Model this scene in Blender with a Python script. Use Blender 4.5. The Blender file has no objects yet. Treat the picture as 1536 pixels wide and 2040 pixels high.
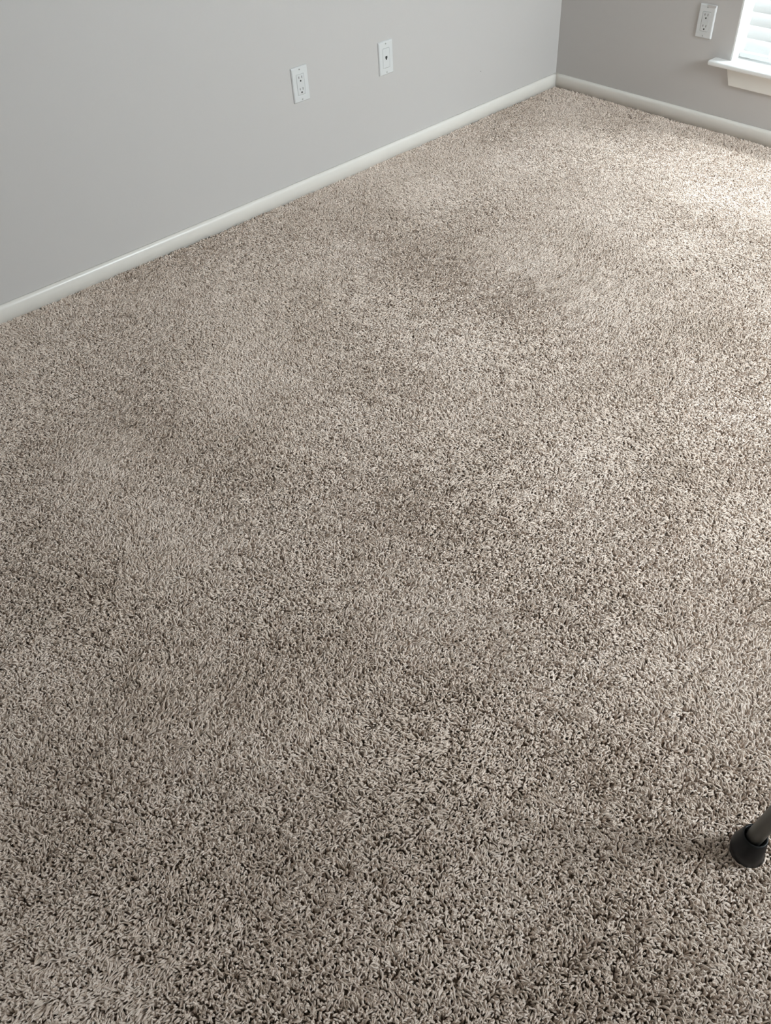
import bpy, bmesh, math, random
import numpy as np
from mathutils import Vector, Matrix

S = bpy.context.scene
COL = S.collection
random.seed(7)
rng = np.random.default_rng(11)

# ------------------------------------------------------------------ camera
cam_d = bpy.data.cameras.new('camera')
cam = bpy.data.objects.new('camera', cam_d)
COL.objects.link(cam)
S.camera = cam
CR = Vector((0.6654065817875912, 0.7443636867413332, -0.05618525406727245))
CU = Vector((-0.5033887005646687, 0.5030213394221016, 0.7025449083366906))
CF = Vector((-0.5512112998275415, 0.43919498397277384, -0.7094179790473223))
CP = Vector((2.56634, -3.23339, 1.36925))
m = Matrix((CR, CU, -CF)).transposed().to_4x4()
m.translation = CP
cam.matrix_world = m
cam_d.sensor_fit = 'AUTO'
cam_d.sensor_width = 36.0
cam_d.lens = 36.0 * 1654.98 / 2040.0
cam_d.clip_start = 0.02
cam_d.clip_end = 60

# ------------------------------------------------------------------ colour management, world, daylight
S.view_settings.view_transform = 'Standard'
S.view_settings.look = 'None'
S.view_settings.gamma = 1.0
S.view_settings.use_curve_mapping = False
S.view_settings.exposure = 0.22
S.cycles.use_denoising = True
S.cycles.max_bounces = 7
S.cycles.diffuse_bounces = 5
S.cycles.transparent_max_bounces = 12
S.cycles.sample_clamp_indirect = 40.0
try:
    S.cycles_curves.shape = 'THICK'
    S.cycles_curves.subdivisions = 2
except Exception:
    pass

W = bpy.data.worlds.new('daylight_sky')
S.world = W
W.use_nodes = True
bg = W.node_tree.nodes['Background']
bg.inputs['Color'].default_value = (0.86, 0.93, 1.0, 1)
bg.inputs['Strength'].default_value = 5.2


def area(name, loc, target, sx, sy, power, col):
    d = bpy.data.lights.new(name, 'AREA')
    d.shape = 'RECTANGLE'
    d.size, d.size_y = sx, sy
    d.energy = power
    d.color = col
    o = bpy.data.objects.new(name, d)
    COL.objects.link(o)
    o.location = loc
    o.rotation_euler = (Vector(target) - Vector(loc)).to_track_quat('-Z', 'Y').to_euler()
    return o


# window on the back wall (seen) and unseen window added on the right wall for fill light
WX0, WX1, WZ0, WZ1 = 0.829, 1.749, 0.2405, 1.78
VY0, VY1, VZ0, VZ1 = -1.55, -0.25, 0.60, 2.05
RX, RY, RZ = 3.7, -4.5, 2.44          # right wall, front wall, ceiling
WT = 0.16                             # wall thickness
FLOOR = -0.013                        # backing of the carpet; pile tips stand at z = 0

area('sky_through_window', (1.45, 0.80, 3.3), (1.40, 0.05, 1.0), 1.7, 1.1, 540, (0.80, 0.90, 1.0))
area('side_fill_light', (RX + 0.7, -0.85, 2.0), (RX - 0.4, -0.95, 1.2), 1.9, 1.6, 225, (0.86, 0.93, 1.0))  # added fill, shines in through the made-up side window


# ------------------------------------------------------------------ materials
def mat(name, color, rough=0.5, spec=0.5, bump=None, noise=None, metallic=0.0, sheen=0.0, coat=0.0):
    mt = bpy.data.materials.new(name)
    mt.use_nodes = True
    nt = mt.node_tree
    b = nt.nodes['Principled BSDF']
    b.inputs['Base Color'].default_value = (*color, 1)
    b.inputs['Roughness'].default_value = rough
    b.inputs['Specular IOR Level'].default_value = spec
    b.inputs['Metallic'].default_value = metallic
    b.inputs['Sheen Weight'].default_value = sheen
    b.inputs['Coat Weight'].default_value = coat
    tc = nt.nodes.new('ShaderNodeTexCoord')
    if noise:
        sc, amt = noise
        n = nt.nodes.new('ShaderNodeTexNoise')
        n.inputs['Scale'].default_value = sc
        n.inputs['Detail'].default_value = 4
        nt.links.new(tc.outputs['Object'], n.inputs['Vector'])
        mx = nt.nodes.new('ShaderNodeMix')
        mx.data_type = 'RGBA'
        lo = [max(0, c * (1 - amt)) for c in color]
        hi = [min(1, c * (1 + amt)) for c in color]
        mx.inputs[6].default_value = (*lo, 1)
        mx.inputs[7].default_value = (*hi, 1)
        nt.links.new(n.outputs['Fac'], mx.inputs[0])
        nt.links.new(mx.outputs[2], b.inputs['Base Color'])
    if bump:
        sc, st, dist = bump
        n2 = nt.nodes.new('ShaderNodeTexNoise')
        n2.inputs['Scale'].default_value = sc
        n2.inputs['Detail'].default_value = 3
        nt.links.new(tc.outputs['Object'], n2.inputs['Vector'])
        bp = nt.nodes.new('ShaderNodeBump')
        bp.inputs['Strength'].default_value = st
        bp.inputs['Distance'].default_value = dist
        nt.links.new(n2.outputs['Fac'], bp.inputs['Height'])
        nt.links.new(bp.outputs['Normal'], b.inputs['Normal'])
    return mt


M = {}
M['wall'] = mat('wall_paint', (0.565, 0.537, 0.516), 0.55, 0.35, bump=(180, 0.12, 0.001), noise=(1.3, 0.012))
M['ceiling'] = mat('ceiling_paint', (0.80, 0.79, 0.77), 0.8, 0.2, bump=(90, 0.2, 0.002))
M['trim'] = mat('gloss_trim_paint', (0.79, 0.755, 0.70), 0.28, 0.5, bump=(25, 0.06, 0.002), noise=(6, 0.015))
M['sill'] = mat('sill_paint', (0.82, 0.81, 0.79), 0.3, 0.5)
M['vinyl'] = mat('window_vinyl', (0.85, 0.86, 0.86), 0.35, 0.5)
M['slat'] = mat('blind_slat', (0.82, 0.82, 0.81), 0.4, 0.4)
nt = M['slat'].node_tree                      # thin white vinyl lets daylight glow through
tl = nt.nodes.new('ShaderNodeBsdfTranslucent')
tl.inputs['Color'].default_value = (0.88, 0.88, 0.87, 1)
mx = nt.nodes.new('ShaderNodeMixShader')
mx.inputs[0].default_value = 0.30
nt.links.new(nt.nodes['Principled BSDF'].outputs[0], mx.inputs[1])
nt.links.new(tl.outputs[0], mx.inputs[2])
nt.links.new(mx.outputs[0], nt.nodes['Material Output'].inputs[0])
M['cord'] = mat('blind_cord', (0.75, 0.75, 0.73), 0.8, 0.2)
M['plate'] = mat('plate_plastic', (0.68, 0.68, 0.67), 0.35, 0.5)
M['insert'] = mat('insert_plastic', (0.66, 0.66, 0.65), 0.3, 0.5)
M['screw'] = mat('screw_paint', (0.50, 0.50, 0.48), 0.45, 0.5)
M['dark'] = mat('socket_dark', (0.03, 0.028, 0.026), 0.6, 0.3)
M['slot'] = mat('slot_grey', (0.16, 0.15, 0.14), 0.6, 0.3)
M['rubber'] = mat('black_rubber', (0.007, 0.007, 0.008), 0.42, 0.35, bump=(120, 0.1, 0.001), noise=(60, 0.2))
M['tube'] = mat('grey_tube_paint', (0.095, 0.092, 0.082), 0.42, 0.5, noise=(30, 0.06))
M['backing'] = mat('carpet_backing', (0.26, 0.20, 0.15), 0.95, 0.1, noise=(300, 0.3))
M['soil'] = mat('outdoor_ground', (0.25, 0.30, 0.18), 0.9, 0.1, noise=(3, 0.3))


def glass_mat():
    mt = bpy.data.materials.new('window_glass')
    mt.use_nodes = True
    nt = mt.node_tree
    nt.nodes.clear()
    out = nt.nodes.new('ShaderNodeOutputMaterial')
    tr = nt.nodes.new('ShaderNodeBsdfTransparent')
    tr.inputs['Color'].default_value = (0.95, 0.97, 0.96, 1)
    gl = nt.nodes.new('ShaderNodeBsdfGlossy')
    gl.inputs['Roughness'].default_value = 0.02
    fr = nt.nodes.new('ShaderNodeFresnel')
    fr.inputs['IOR'].default_value = 1.45
    mx = nt.nodes.new('ShaderNodeMixShader')
    ge = nt.nodes.new('ShaderNodeNewGeometry')
    mu = nt.nodes.new('ShaderNodeMath')
    mu.operation = 'MULTIPLY_ADD'               # reflect on the entering face only
    mu.inputs[1].default_value = -1.0
    mu.inputs[2].default_value = 1.0
    m2 = nt.nodes.new('ShaderNodeMath')
    m2.operation = 'MULTIPLY'
    nt.links.new(ge.outputs['Backfacing'], mu.inputs[0])
    nt.links.new(mu.outputs[0], m2.inputs[0])
    nt.links.new(fr.outputs[0], m2.inputs[1])
    nt.links.new(m2.outputs[0], mx.inputs[0])
    nt.links.new(tr.outputs[0], mx.inputs[1])
    nt.links.new(gl.outputs[0], mx.inputs[2])
    nt.links.new(mx.outputs[0], out.inputs[0])
    return mt


M['glass'] = glass_mat()


def carpet_mat():
    mt = bpy.data.materials.new('carpet_yarn')
    mt.use_nodes = True
    nt = mt.node_tree
    b = nt.nodes['Principled BSDF']
    b.inputs['Roughness'].default_value = 0.85
    b.inputs['Specular IOR Level'].default_value = 0.12
    b.inputs['Sheen Weight'].default_value = 0.12
    b.inputs['Sheen Roughness'].default_value = 0.5
    at = nt.nodes.new('ShaderNodeAttribute')
    at.attribute_name = 'tone'
    cr = nt.nodes.new('ShaderNodeValToRGB')
    e = cr.color_ramp.elements
    e[0].position = 0.0
    e[0].color = (0.24, 0.182, 0.137, 1)
    e[1].position = 1.0
    e[1].color = (0.865, 0.755, 0.675, 1)
    k = e.new(0.25)
    k.color = (0.545, 0.433, 0.348, 1)
    k = e.new(0.55)
    k.color = (0.77, 0.65, 0.562, 1)
    nt.links.new(at.outputs['Fac'], cr.inputs['Fac'])
    nt.links.new(cr.outputs['Color'], b.inputs['Base Color'])
    return mt


M['yarn'] = carpet_mat()


# ------------------------------------------------------------------ helpers
def link(name, bm, material, parent=None, smooth=False):
    me = bpy.data.meshes.new(name)
    bm.normal_update()
    bm.to_mesh(me)
    bm.free()
    if smooth:
        for p in me.polygons:
            p.use_smooth = True
    me.materials.append(material)
    o = bpy.data.objects.new(name, me)
    COL.objects.link(o)
    if parent:
        o.parent = parent
    return o


def box(bm, x0, x1, y0, y1, z0, z1, bevel=0.0, seg=2):
    vs = [bm.verts.new((x, y, z)) for x in (x0, x1) for y in (y0, y1) for z in (z0, z1)]
    F = [(0, 1, 3, 2), (4, 6, 7, 5), (0, 4, 5, 1), (2, 3, 7, 6), (0, 2, 6, 4), (1, 5, 7, 3)]
    fs = [bm.faces.new([vs[i] for i in f]) for f in F]
    if bevel:
        es = list({e for f in fs for e in f.edges})
        bmesh.ops.bevel(bm, geom=es, offset=bevel, segments=seg, affect='EDGES', profile=0.5)


def sweep(bm, prof, path, close_ends=True):
    """prof: list of (d, z); path: list of functions d -> (x, y) giving the point at offset d."""
    rings = [[bm.verts.new((*p(d), z)) for d, z in prof] for p in path]
    n = len(prof)
    for a, b in zip(rings, rings[1:]):
        for i in range(n):
            j = (i + 1) % n
            bm.faces.new((a[i], b[i], b[j], a[j]))
    if close_ends:
        bm.faces.new(rings[0])
        bm.faces.new(list(reversed(rings[-1])))
    bmesh.ops.recalc_face_normals(bm, faces=bm.faces)


def lathe(bm, prof, n=40, xf=None):
    """prof: list of (r, h). xf maps (x, y, h) -> Vector."""
    rings = []
    for r, h in prof:
        ring = []
        for i in range(n):
            a = 2 * math.pi * i / n
            v = (r * math.cos(a), r * math.sin(a), h)
            ring.append(bm.verts.new(xf(*v) if xf else v))
        rings.append(ring)
    for a, b in zip(rings, rings[1:]):
        for i in range(n):
            j = (i + 1) % n
            bm.faces.new((a[i], a[j], b[j], b[i]))
    bm.faces.new(list(reversed(rings[0])))
    bm.faces.new(rings[-1])
    bmesh.ops.recalc_face_normals(bm, faces=bm.faces)


def empty(name, loc=(0, 0, 0), rz=0):
    o = bpy.data.objects.new(name, None)
    o.empty_display_size = 0.05
    COL.objects.link(o)
    o.location = loc
    o.rotation_euler = (0, 0, rz)
    return o


def tag(o, label, cat, group=None, kind=None):
    o['label'] = label
    o['category'] = cat
    if group:
        o['group'] = group
    if kind:
        o['kind'] = kind
    return o


def struct(o, label=None):
    o['kind'] = 'structure'
    if label:
        o['label'] = label
    return o


BOW, BL = 0.0194, 3.6


def bow(y):            # the left wall is not quite straight
    return BOW * math.sin(math.pi * min(1, max(0, -y / BL)))


# ------------------------------------------------------------------ room shell
bm = bmesh.new()
box(bm, -WT, RX + WT, RY - WT, WT, FLOOR - 0.10, FLOOR)
struct(link('floor', bm, M['backing']), 'floor under the carpet pile')

bm = bmesh.new()
box(bm, -WT, RX + WT, RY - WT, WT, RZ, RZ + 0.1)
struct(link('ceiling', bm, M['ceiling']), 'white ceiling')

bm = bmesh.new()       # left wall: bowed strip
ys = np.linspace(RY - WT, 0, 60)
prof = [(0, FLOOR), (0, RZ), (1, RZ), (1, FLOOR)]
sweep(bm, prof, [(lambda d, y=y: ((bow(y) if d == 0 else -WT), y)) for y in ys])
wall_left = struct(link('wall_left', bm, M['wall'], smooth=False), 'light grey painted wall on the left')

bm = bmesh.new()
box(bm, -WT, WX0, 0, WT, FLOOR, RZ)
box(bm, WX1, RX + WT, 0, WT, FLOOR, RZ)
box(bm, WX0, WX1, 0, WT, FLOOR, WZ0)
box(bm, WX0, WX1, 0, WT, WZ1, RZ)
struct(link('wall_back', bm, M['wall']), 'grey painted wall with the window')

bm = bmesh.new()
box(bm, RX, RX + WT, RY - WT, VY0, FLOOR, RZ)
box(bm, RX, RX + WT, VY1, 0, FLOOR, RZ)
box(bm, RX, RX + WT, VY0, VY1, FLOOR, VZ0)
box(bm, RX, RX + WT, VY0, VY1, VZ1, RZ)
struct(link('wall_right', bm, M['wall']), 'grey painted wall on the right')

bm = bmesh.new()
box(bm, 0, RX, RY - WT, RY, FLOOR, RZ)
struct(link('wall_front', bm, M['wall']), 'grey painted wall behind the camera')

# baseboards: rounded top edge, lower edge sunk in the carpet pile
HB, TB = 0.0533, 0.013
bprof = [(0.0, FLOOR), (0.0, HB), (0.003, HB - 0.0002), (0.006, HB - 0.0012), (0.009, HB - 0.0035),
         (0.0113, HB - 0.007), (0.0125, HB - 0.0115), (TB, HB - 0.017), (TB, FLOOR)]
bm = bmesh.new()
wob = lambda t: 0.0006 * math.sin(t * 9.1) + 0.0004 * math.sin(t * 23.0 + 1)
sweep(bm, bprof, [(lambda d, y=y: (bow(y) + d * (1 + wob(y) * 20), y)) for y in np.linspace(RY, 0, 110)])
struct(link('baseboard_left', bm, M['trim'], smooth=True), 'white painted baseboard along the left wall')
bm = bmesh.new()
sweep(bm, bprof, [(lambda d, x=x: (x, -d * (1 + wob(x + 3) * 25))) for x in np.linspace(0.0, RX, 110)])
struct(link('baseboard_back', bm, M['trim'], smooth=True), 'white painted baseboard under the window')
bm = bmesh.new()
sweep(bm, bprof, [(lambda d, y=y: (RX - d, y)) for y in (RY, 0)])
struct(link('baseboard_right', bm, M['trim'], smooth=True))
bm = bmesh.new()
sweep(bm, bprof, [(lambda d, x=x: (x, RY + d)) for x in (0, RX)])
struct(link('baseboard_front', bm, M['trim'], smooth=True))

# small dark nail mark on the left wall
bm = bmesh.new()
y, z, x = -0.505, 0.186, bow(-0.505)
bmesh.ops.create_uvsphere(bm, u_segments=12, v_segments=8, radius=0.0016,
                          matrix=Matrix.Translation((x + 0.0002, y, z)) @ Matrix.Diagonal((0.4, 1, 1, 1)))
link('nail_mark', bm, M['slot'], wall_left, True)


# ------------------------------------------------------------------ window on the back wall
def window(name, place, w, h, label):
    """local frame: x along the wall 0..w, y outwards through the wall, z up 0..h."""
    root = struct(empty(name), label)
    root.matrix_world = place
    bm = bmesh.new()                               # white lining of the recess
    t = 0.006
    box(bm, 0, t, 0.0005, WT, 0, h)
    box(bm, w - t, w, 0.0005, WT, 0, h)
    box(bm, t, w - t, 0.0005, WT, h - t, h)
    link('reveal', bm, M['sill'], root)
    bm = bmesh.new()                               # vinyl frame
    f0, f1, fw = 0.105, 0.150, 0.035
    box(bm, t, t + fw, f0, f1, 0.018, h - t, 0.002)
    box(bm, w - t - fw, w - t, f0, f1, 0.018, h - t, 0.002)
    box(bm, t + fw, w - t - fw, f0, f1, 0.018, 0.018 + fw, 0.002)
    box(bm, t + fw, w - t - fw, f0, f1, h - t - fw, h - t, 0.002)
    box(bm, t + fw, w - t - fw, f0 + 0.01, f1 - 0.01, h / 2 - 0.02, h / 2 + 0.02, 0.002)
    link('window_frame', bm, M['vinyl'], root)
    for z0, z1 in ((0.018 + fw, h / 2 - 0.02), (h / 2 + 0.02, h - t - fw)):
        bm = bmesh.new()
        box(bm, t + fw, w - t - fw, 0.126, 0.130, z0, z1)
        link('glass_pane', bm, M['glass'], root)
    return root


win = window('window_1', Matrix.Translation((WX0, 0, WZ0)), WX1 - WX0, WZ1 - WZ0,
             'white window with a deep recess at the upper right')
fill_win = window('fill_window', Matrix.Translation((RX, VY1, VZ0)) @ Matrix.Rotation(-math.pi / 2, 4, 'Z'),
              VY1 - VY0, VZ1 - VZ0, 'added unseen window on the right wall, lets in fill light')  # unseen window, put in as an opening for the side fill

# stool (inside sill board) with horns, and tapered apron below: parts of the window
ST, SB, SF = 0.2585, 0.2405, -0.046


def sill(win, WX0, WX1):
    bm = bmesh.new()
    hx0, hx1 = WX0 - 0.0675, WX1 + 0.0675
    pts = [(hx0, 0.0), (hx0, SF), (hx1, SF), (hx1, 0.0), (WX1 - 0.0005, 0.0), (WX1 - 0.0005, 0.105), (WX0 + 0.0005, 0.105), (WX0 + 0.0005, 0.0)]
    lo = [bm.verts.new((x - WX0, y, SB - WZ0)) for x, y in pts]
    hi = [bm.verts.new((x - WX0, y, ST - WZ0)) for x, y in pts]
    bm.faces.new(list(reversed(lo)))
    bm.faces.new(hi)
    n = len(pts)
    for i in range(n):
        bm.faces.new((lo[i], lo[(i + 1) % n], hi[(i + 1) % n], hi[i]))
    bmesh.ops.recalc_face_normals(bm, faces=bm.faces)
    bm.edges.ensure_lookup_table()
    es = [e for e in bm.edges if all(v.co.y < 0.001 for v in e.verts) and not all(abs(v.co.y) < 1e-6 for v in e.verts)]
    bmesh.ops.bevel(bm, geom=es, offset=0.0065, segments=4, affect='EDGES', profile=0.5)
    link('window_sill', bm, M['sill'], win, False)
    bm = bmesh.new()
    ax0, ax1, az0 = WX0 - 0.0015, WX0 + 0.0205, 0.1765
    bx0, bx1 = WX1 + (WX0 - ax0), WX1 + (WX0 - ax1)
    vs = []
    for yy in (0.0, -0.015):
        for x, z in ((ax0, SB), (bx0, SB), (bx1, az0), (ax1, az0)):
            vs.append(bm.verts.new((x - WX0, yy, z - WZ0)))
    bm.faces.new(vs[0:4])
    bm.faces.new(list(reversed(vs[4:8])))
    for i in range(4):
        j = (i + 1) % 4
        bm.faces.new((vs[i], vs[4 + i], vs[4 + j], vs[j]))
    bmesh.ops.recalc_face_normals(bm, faces=bm.faces)
    bm.edges.ensure_lookup_table()
    es = [e for e in bm.edges if all(v.co.y < -0.014 for v in e.verts) and not all(v.co.z > -0.0005 for v in e.verts)]
    bmesh.ops.bevel(bm, geom=es, offset=0.004, segments=3, affect='EDGES', profile=0.5)
    link('apron', bm, M['trim'], win)


sill(win, WX0, WX1)


# ------------------------------------------------------------------ blinds
def blind(x0, x1, zb, zt, y0, label, angle=72):
    root = tag(empty('window_blind', (x0, y0, zb)), label, 'blind')
    w = x1 - x0
    bm = bmesh.new()                              # bottom rail, slightly longer than the slats
    box(bm, -0.010, w + 0.010, -0.004, 0.044, 0.0, 0.016, 0.003)
    link('bottom_rail', bm, M['slat'], root)
    bm = bmesh.new()
    box(bm, -0.010, w + 0.010, -0.006, 0.048, zt - zb - 0.045, zt - zb, 0.003)
    link('headrail', bm, M['slat'], root)
    pitch = 0.0438
    sl = None
    z = 0.020
    k = 0
    while z + 0.04 < zt - zb - 0.045:
        if sl is None:
            bm = bmesh.new()
            ca, sa = math.cos(math.radians(angle)), math.sin(math.radians(angle))
            rows = []
            for i in range(9):                    # gently crowned cross section
                u = i / 8
                c = 0.0022 * (1 - (2 * u - 1) ** 2)
                rows.append((0.050 * u * ca - c * sa, 0.050 * u * sa + c * ca))
            th = 0.0028
            ring = rows + [(a + th * sa, b - th * ca) for a, b in reversed(rows)]
            ends = [[bm.verts.new((xx, a, b)) for a, b in ring] for xx in (0, w)]
            nn = len(ring)
            for i in range(nn):
                j = (i + 1) % nn
                bm.faces.new((ends[0][i], ends[1][i], ends[1][j], ends[0][j]))
            bm.faces.new(ends[0])
            bm.faces.new(list(reversed(ends[1])))
            bmesh.ops.recalc_face_normals(bm, faces=bm.faces)
            sl = link('slat', bm, M['slat'], root)
            o = sl
        else:
            o = sl.copy()
            COL.objects.link(o)
            o.parent = root
        o.location = (0, 0, z + 0.0015)
        z += pitch
        k += 1
    for fx in (0.12, 0.5, 0.88):
        bm = bmesh.new()
        for yy in (-0.0035, 0.0405):
            box(bm, w * fx - 0.0008, w * fx + 0.0008, yy - 0.0008, yy + 0.0008, 0.014, zt - zb - 0.044)
        link('ladder_cord', bm, M['cord'], root)
    return root


blind(0.849, WX1 - 0.020, 0.2645, WZ1 - 0.006, 0.046, 'white horizontal slat blind hanging in the window recess above the sill')


# ------------------------------------------------------------------ wall plates
PW, PH = 0.0699, 0.1143


def frame_bm(bm, w, h, d, bev, hole=None):
    """cover plate: outline w x h, height d (towards +y = into the room), pillowed edge, optional rectangular hole"""
    def ring(a, b, y):
        r = 0.0025
        out = []
        for sx, sz, a0 in ((1, 1, 0), (-1, 1, 90), (-1, -1, 180), (1, -1, 270)):
            for q in range(4):
                t = math.radians(a0 + q * 30)
                out.append(bm.verts.new((sx * (a - r) + r * math.cos(t), y, sz * (b - r) + r * math.sin(t))))
        return out
    rs = [ring(w / 2, h / 2, 0), ring(w / 2, h / 2, d * 0.35), ring(w / 2 - bev * 0.45, h / 2 - bev * 0.45, d * 0.8),
          ring(w / 2 - bev, h / 2 - bev, d)]
    if hole:
        rs.append(ring(hole[0] / 2, hole[1] / 2, d))
        rs.append(ring(hole[0] / 2, hole[1] / 2, 0.0005))
    for a, b in zip(rs, rs[1:]):
        k = len(a)
        for i in range(k):
            j = (i + 1) % k
            bm.faces.new((a[i], a[j], b[j], b[i]))
    if not hole:
        bm.faces.new(rs[-1])
    bmesh.ops.recalc_face_normals(bm, faces=bm.faces)


def screws(root):
    out = []
    for sz in (1, -1):
        bm = bmesh.new()
        lathe(bm, [(0.0032, 0), (0.0032, 0.0007), (0.0024, 0.0013)], 16,
              xf=lambda a, b, hh: Vector((a, 0.0058 + hh, b + sz * 0.0484)))
        s = link('screw', bm, M['screw'], root)
        bm = bmesh.new()
        box(bm, -0.0022, 0.0022, 0.0070, 0.0073, sz * 0.0484 - 0.0004, sz * 0.0484 + 0.0004)
        link('screw_slot', bm, M['dark'], s)


def outlet(loc, rz, label):
    root = tag(empty('wall_outlet', loc, rz), label, 'outlet')
    bm = bmesh.new()
    frame_bm(bm, PW, PH, 0.0062, 0.0042, (0.0340, 0.0675))
    link('cover_plate', bm, M['plate'], root)
    bm = bmesh.new()
    box(bm, -0.0164, 0.0164, 0, 0.0068, -0.0331, 0.0331, 0.0012)
    face = link('receptacle', bm, M['insert'], root)
    for s in (1, -1):
        cz = s * 0.0193 * 0.97 + 0.001
        for sx, hh in ((-1, 0.0082), (1, 0.0068)):
            bm = bmesh.new()
            box(bm, sx * 0.0063 - 0.0013, sx * 0.0063 + 0.0013, 0.0062, 0.00705, cz + 0.0035 - hh / 2, cz + 0.0035 + hh / 2)
            link('blade_slot', bm, M['slot'], face)
        bm = bmesh.new()
        lathe(bm, [(0.0030, 0.0062), (0.0030, 0.0071)], 18, xf=lambda a, b, h2: Vector((a, h2, b + cz - 0.0078)))
        link('ground_hole', bm, M['dark'], face)
    screws(root)
    return root


def data_plate(loc, rz, label):
    root = tag(empty('phone_jack_plate', loc, rz), label, 'wall plate')
    bm = bmesh.new()
    frame_bm(bm, PW, PH, 0.0062, 0.0042, (0.0340, 0.0675))
    link('cover_plate', bm, M['plate'], root)
    bm = bmesh.new()
    box(bm, -0.0164, 0.0164, 0, 0.0068, -0.0331, 0.0331, 0.0012)
    face = link('insert', bm, M['plate'], root)
    bm = bmesh.new()                         # keystone opening: square top, narrowing notch below
    pts = [(-0.0048, 0.0062), (0.0048, 0.0062), (0.0048, 0.0), (0.0030, -0.0025), (0.0022, -0.0062), (-0.0022, -0.0062), (-0.0030, -0.0025), (-0.0048, 0.0)]
    a = [bm.verts.new((x, 0.0062, z)) for x, z in pts]
    b = [bm.verts.new((x, 0.0071, z)) for x, z in pts]
    for i in range(len(pts)):
        j = (i + 1) % len(pts)
        bm.faces.new((a[i], a[j], b[j], b[i]))
    bm.faces.new(b)
    bmesh.ops.recalc_face_normals(bm, faces=bm.faces)
    link('jack', bm, M['dark'], face)
    bm = bmesh.new()                         # bezel round the jack
    box(bm, -0.0090, -0.0074, 0.0064, 0.00715, -0.0100, 0.0100)
    box(bm, 0.0074, 0.0090, 0.0064, 0.00715, -0.0100, 0.0100)
    box(bm, -0.0074, 0.0074, 0.0064, 0.00715, 0.0086, 0.0100)
    box(bm, -0.0074, 0.0074, 0.0064, 0.00715, -0.0100, -0.0086)
    link('jack_bezel', bm, M['plate'], face)
    screws(root)
    return root


# local +y points into the room
outlet((bow(-1.43176) + 0.0002, -1.43176, 0.37899), -math.pi / 2,
       'white double socket outlet plate on the long left wall, left of the jack plate')
data_plate((bow(-1.03044) + 0.0002, -1.03044, 0.36607), -math.pi / 2,
           'white wall plate with one small black jack in the middle, on the left wall')
o3 = outlet((0.69761, -0.0002, 0.3711), math.pi,
            'white outlet plate with a grey paint smear, on the back wall beside the window')
bm = bmesh.new()                             # wall paint brushed over the top of this plate
pts = [(0.004, 0.0572), (-0.0345, 0.0560), (-0.0345, 0.0500), (-0.029, 0.0485), (-0.018, 0.0478), (-0.006, 0.0470), (0.002, 0.0492)]
a = [bm.verts.new((x, 0.0050, z)) for x, z in pts]
b = [bm.verts.new((x * 0.99, 0.0069, z)) for x, z in pts]
bm.faces.new(list(reversed(b)))
for i in range(len(pts)):
    j = (i + 1) % len(pts)
    bm.faces.new((a[i], a[j], b[j], b[i]))
bmesh.ops.recalc_face_normals(bm, faces=bm.faces)
sm = link('paint_smear', bm, M['wall'], o3)
sm['label'] = 'grey wall paint smear'

# ------------------------------------------------------------------ cane with rubber tip, right edge
FOOT = Vector((2.4917, -2.4866, -0.0045))
AX = Vector((0.6654, 0.7444, 0)).normalized() * 0.14 + Vector((0, 0, 1))
AX.normalize()
cane = tag(empty('walking_cane', FOOT), 'grey metal cane shaft with a black rubber tip standing on the carpet', 'cane')
xa = Vector((0, 0, 1)).cross(AX).normalized()
ya = AX.cross(xa)
tilt = Vector((0, 0, 1)).rotation_difference(AX)


def bend(x, y, h):                           # the bell of the tip stands flat, its mouth follows the shaft
    k = 0.6 * min(1, max(0, (h - 0.02) / 0.04))
    q = Vector((0, 0, 1)).rotation_difference((Vector((0, 0, 1)).lerp(AX, k)).normalized())
    u = h / 0.026
    mid = Vector((-0.003, -0.003, 0))
    o = mid * u if u < 1 else mid.lerp(AXO, min(1.15, (h - 0.026) / 0.027))
    return q @ Vector((x, y, 0)) + o + Vector((0, 0, h))


AXO = Vector((-0.0020, 0.0066, 0))           # offset of the mouth from the base centre
bm = bmesh.new()
lathe(bm, [(0.0235, 0.0), (0.0258, 0.0010), (0.0265, 0.003), (0.0264, 0.010), (0.0262, 0.018), (0.0259, 0.026), (0.0253, 0.030), (0.0243, 0.036),
           (0.0228, 0.042), (0.0212, 0.0475), (0.0202, 0.0510), (0.0192, 0.0530), (0.0172, 0.0532), (0.0160, 0.0515), (0.0152, 0.047), (0.0148, 0.036)], 48, bend)
link('rubber_tip', bm, M['rubber'], cane, True)
bm = bmesh.new()
MOUTH = Vector((AXO.x, AXO.y, 0.053))
lathe(bm, [(0.0128, -0.016), (0.0131, -0.014), (0.0131, 0.30), (0.0131, 0.72)], 40,
      lambda x, y, h: MOUTH + tilt @ Vector((x, y, h)))
sh = link('shaft', bm, M['tube'], cane, True)
bm = bmesh.new()
lathe(bm, [(0.008, -0.045), (0.014, -0.042), (0.016, -0.02), (0.0155, 0.03), (0.017, 0.07), (0.014, 0.083), (0.006, 0.086)], 24,
      lambda x, y, h: MOUTH + tilt @ Vector((h, x, 0.725 + y)))
link('handle', bm, M['rubber'], cane, True)


# ------------------------------------------------------------------ carpet pile
def smooth_noise(x, y, seed, lo, hi, n=26):
    r = np.random.default_rng(seed)
    out = np.zeros_like(x)
    tot = 0
    for _ in range(n):
        wl = math.exp(r.uniform(math.log(lo), math.log(hi)))
        th = r.uniform(0, 2 * math.pi)
        ph = r.uniform(0, 2 * math.pi)
        a = wl ** 0.35
        out += a * np.sin((x * math.cos(th) + y * math.sin(th)) * 2 * math.pi / wl + ph)
        tot += a * a / 2
    return out / math.sqrt(tot)


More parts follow.
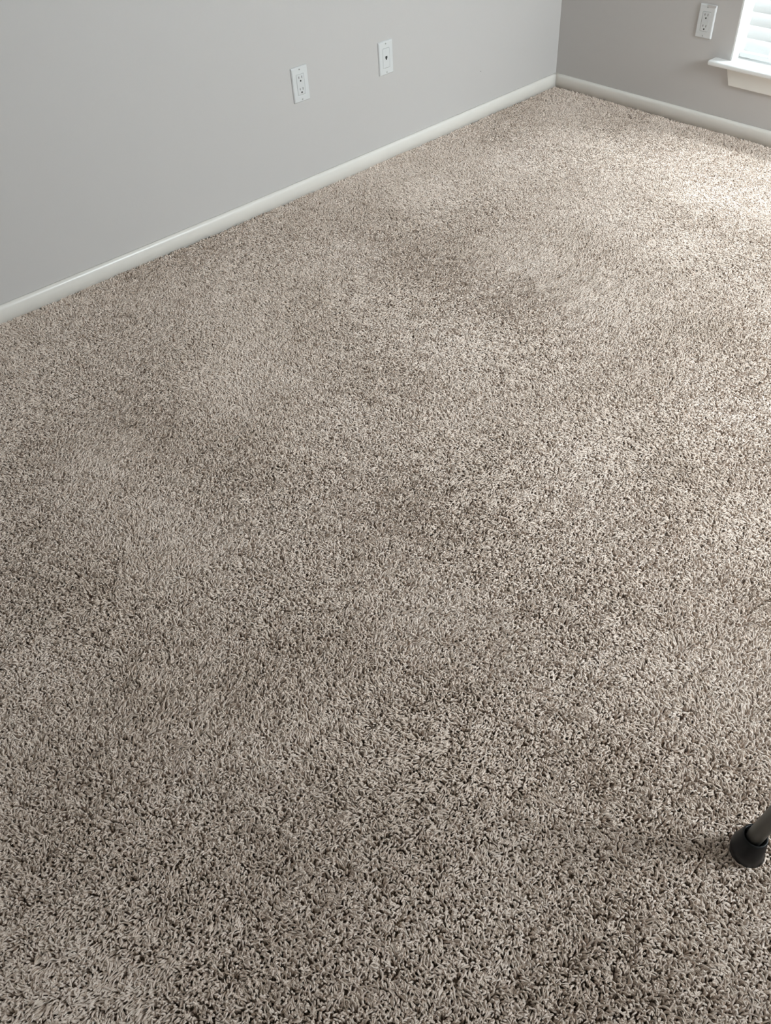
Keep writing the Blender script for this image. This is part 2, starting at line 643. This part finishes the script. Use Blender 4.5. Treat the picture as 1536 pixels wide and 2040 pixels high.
def grid(x0, x1, y0, y1, p):
    nx, ny = int((x1 - x0) / p), int((y1 - y0) / p)
    gx, gy = np.meshgrid(np.arange(nx), np.arange(ny), indexing='ij')
    gx = gx + 0.5 * (gy % 2)
    x = x0 + (gx.ravel() + 0.5 + rng.uniform(-0.42, 0.42, nx * ny)) * p
    y = y0 + (gy.ravel() + 0.5 + rng.uniform(-0.42, 0.42, nx * ny)) * p
    return x, y


PX0, PX1, PY0, PY1 = 0.0, 3.0, -3.75, 0.0
P = 0.0039
x, y = grid(PX0, PX1, PY0, PY1, P)
x2, y2 = grid(0.0, RX, RY, 0.0, 0.0075)
keep = ~((x2 < PX1) & (y2 > PY0))
coarse = np.r_[np.zeros(len(x), bool), np.ones(keep.sum(), bool)]
x, y = np.r_[x, x2[keep]], np.r_[y, y2[keep]]
bowv = BOW * np.sin(np.pi * np.clip(-y / BL, 0, 1))
ok = (x > bowv + TB + 0.001) & (x < RX - TB - 0.001) & (y < -TB - 0.001) & (y > RY + TB + 0.001)
ok &= (x - FOOT.x) ** 2 + (y - FOOT.y) ** 2 > 0.021 ** 2
x, y, coarse, bowv = x[ok], y[ok], coarse[ok], bowv[ok]
N = len(x)
# lay of the pile: broad direction drifts plus small twisty disorder
la = smooth_noise(x, y, 3, 0.35, 1.6)
lb = smooth_noise(x, y, 4, 0.35, 1.6)
sa = smooth_noise(x, y, 5, 0.018, 0.09)
sb = smooth_noise(x, y, 6, 0.018, 0.09)
crush = smooth_noise(x, y, 9, 0.10, 0.7)
wear = smooth_noise(x, y, 10, 0.25, 1.3)
R1 = rng.normal(size=(N, 2))
R2 = rng.normal(size=(N, 2))
scale = np.where(coarse, 1.7, 1.0)
lean = 0.0050
dx = lean * (0.60 * la + 0.45 * sa + 0.95 * R1[:, 0])
dy = lean * (0.60 * lb + 0.45 * sb + 0.95 * R1[:, 1] - 0.15)
ln = np.sqrt(dx * dx + dy * dy)
top = 0.0015 - 0.0013 * crush * 0.9 - 0.16 * ln + rng.normal(0, 0.0011, N)
top = np.clip(top, -0.008, 0.006)
H = top - FLOOR
t = np.array([0.0, 0.45, 0.8, 1.0])
hz = np.array([0.0, 0.62, 0.93, 1.0])
off = np.array([0.0, 0.28, 0.72, 1.25])
cx = dx[:, None] * off[None] + R2[:, :1] * 0.0008 * np.array([0, 1, -0.5, 0.6])[None]
cy = dy[:, None] * off[None] + R2[:, 1:] * 0.0008 * np.array([0, 1, -0.5, 0.6])[None]
px = x[:, None] + cx
py = y[:, None] + cy
# yarn stops against the baseboards
px = np.maximum(px, (bowv + TB + 0.0008)[:, None])
py = np.minimum(py, -TB - 0.0008)
pz = FLOOR + H[:, None] * hz[None]
fd = np.sqrt((px - FOOT.x) ** 2 + (py - FOOT.y) ** 2)
push = np.maximum(0.0276 - fd, 0) / np.maximum(fd, 1e-4)
px += (px - FOOT.x) * push
py += (py - FOOT.y) * push
rad = np.array([0.00115, 0.00140, 0.00125, 0.00055])[None] * (scale * rng.uniform(0.95, 1.35, N))[:, None]
tone = np.clip(0.60 + 0.04 * wear + 0.05 * crush + rng.normal(0, 0.09, N) - 0.36 * (rng.random(N) < 0.10), 0, 1)

cd = bpy.data.hair_curves.new('carpet_pile')
cd.add_curves([4] * N)
pos = np.stack([px, py, pz], axis=-1).astype(np.float32).ravel()
cd.position_data.foreach_set('vector', pos)
ra = cd.attributes.get('radius') or cd.attributes.new('radius', 'FLOAT', 'POINT')
ra.data.foreach_set('value', rad.astype(np.float32).ravel())
ta = cd.attributes.new('tone', 'FLOAT', 'CURVE')
ta.data.foreach_set('value', tone.astype(np.float32))
cd.materials.append(M['yarn'])
carpet = bpy.data.objects.new('carpet_pile', cd)
COL.objects.link(carpet)
tag(carpet, 'beige and brown flecked plush carpet pile covering the whole floor', 'carpet', kind='stuff')
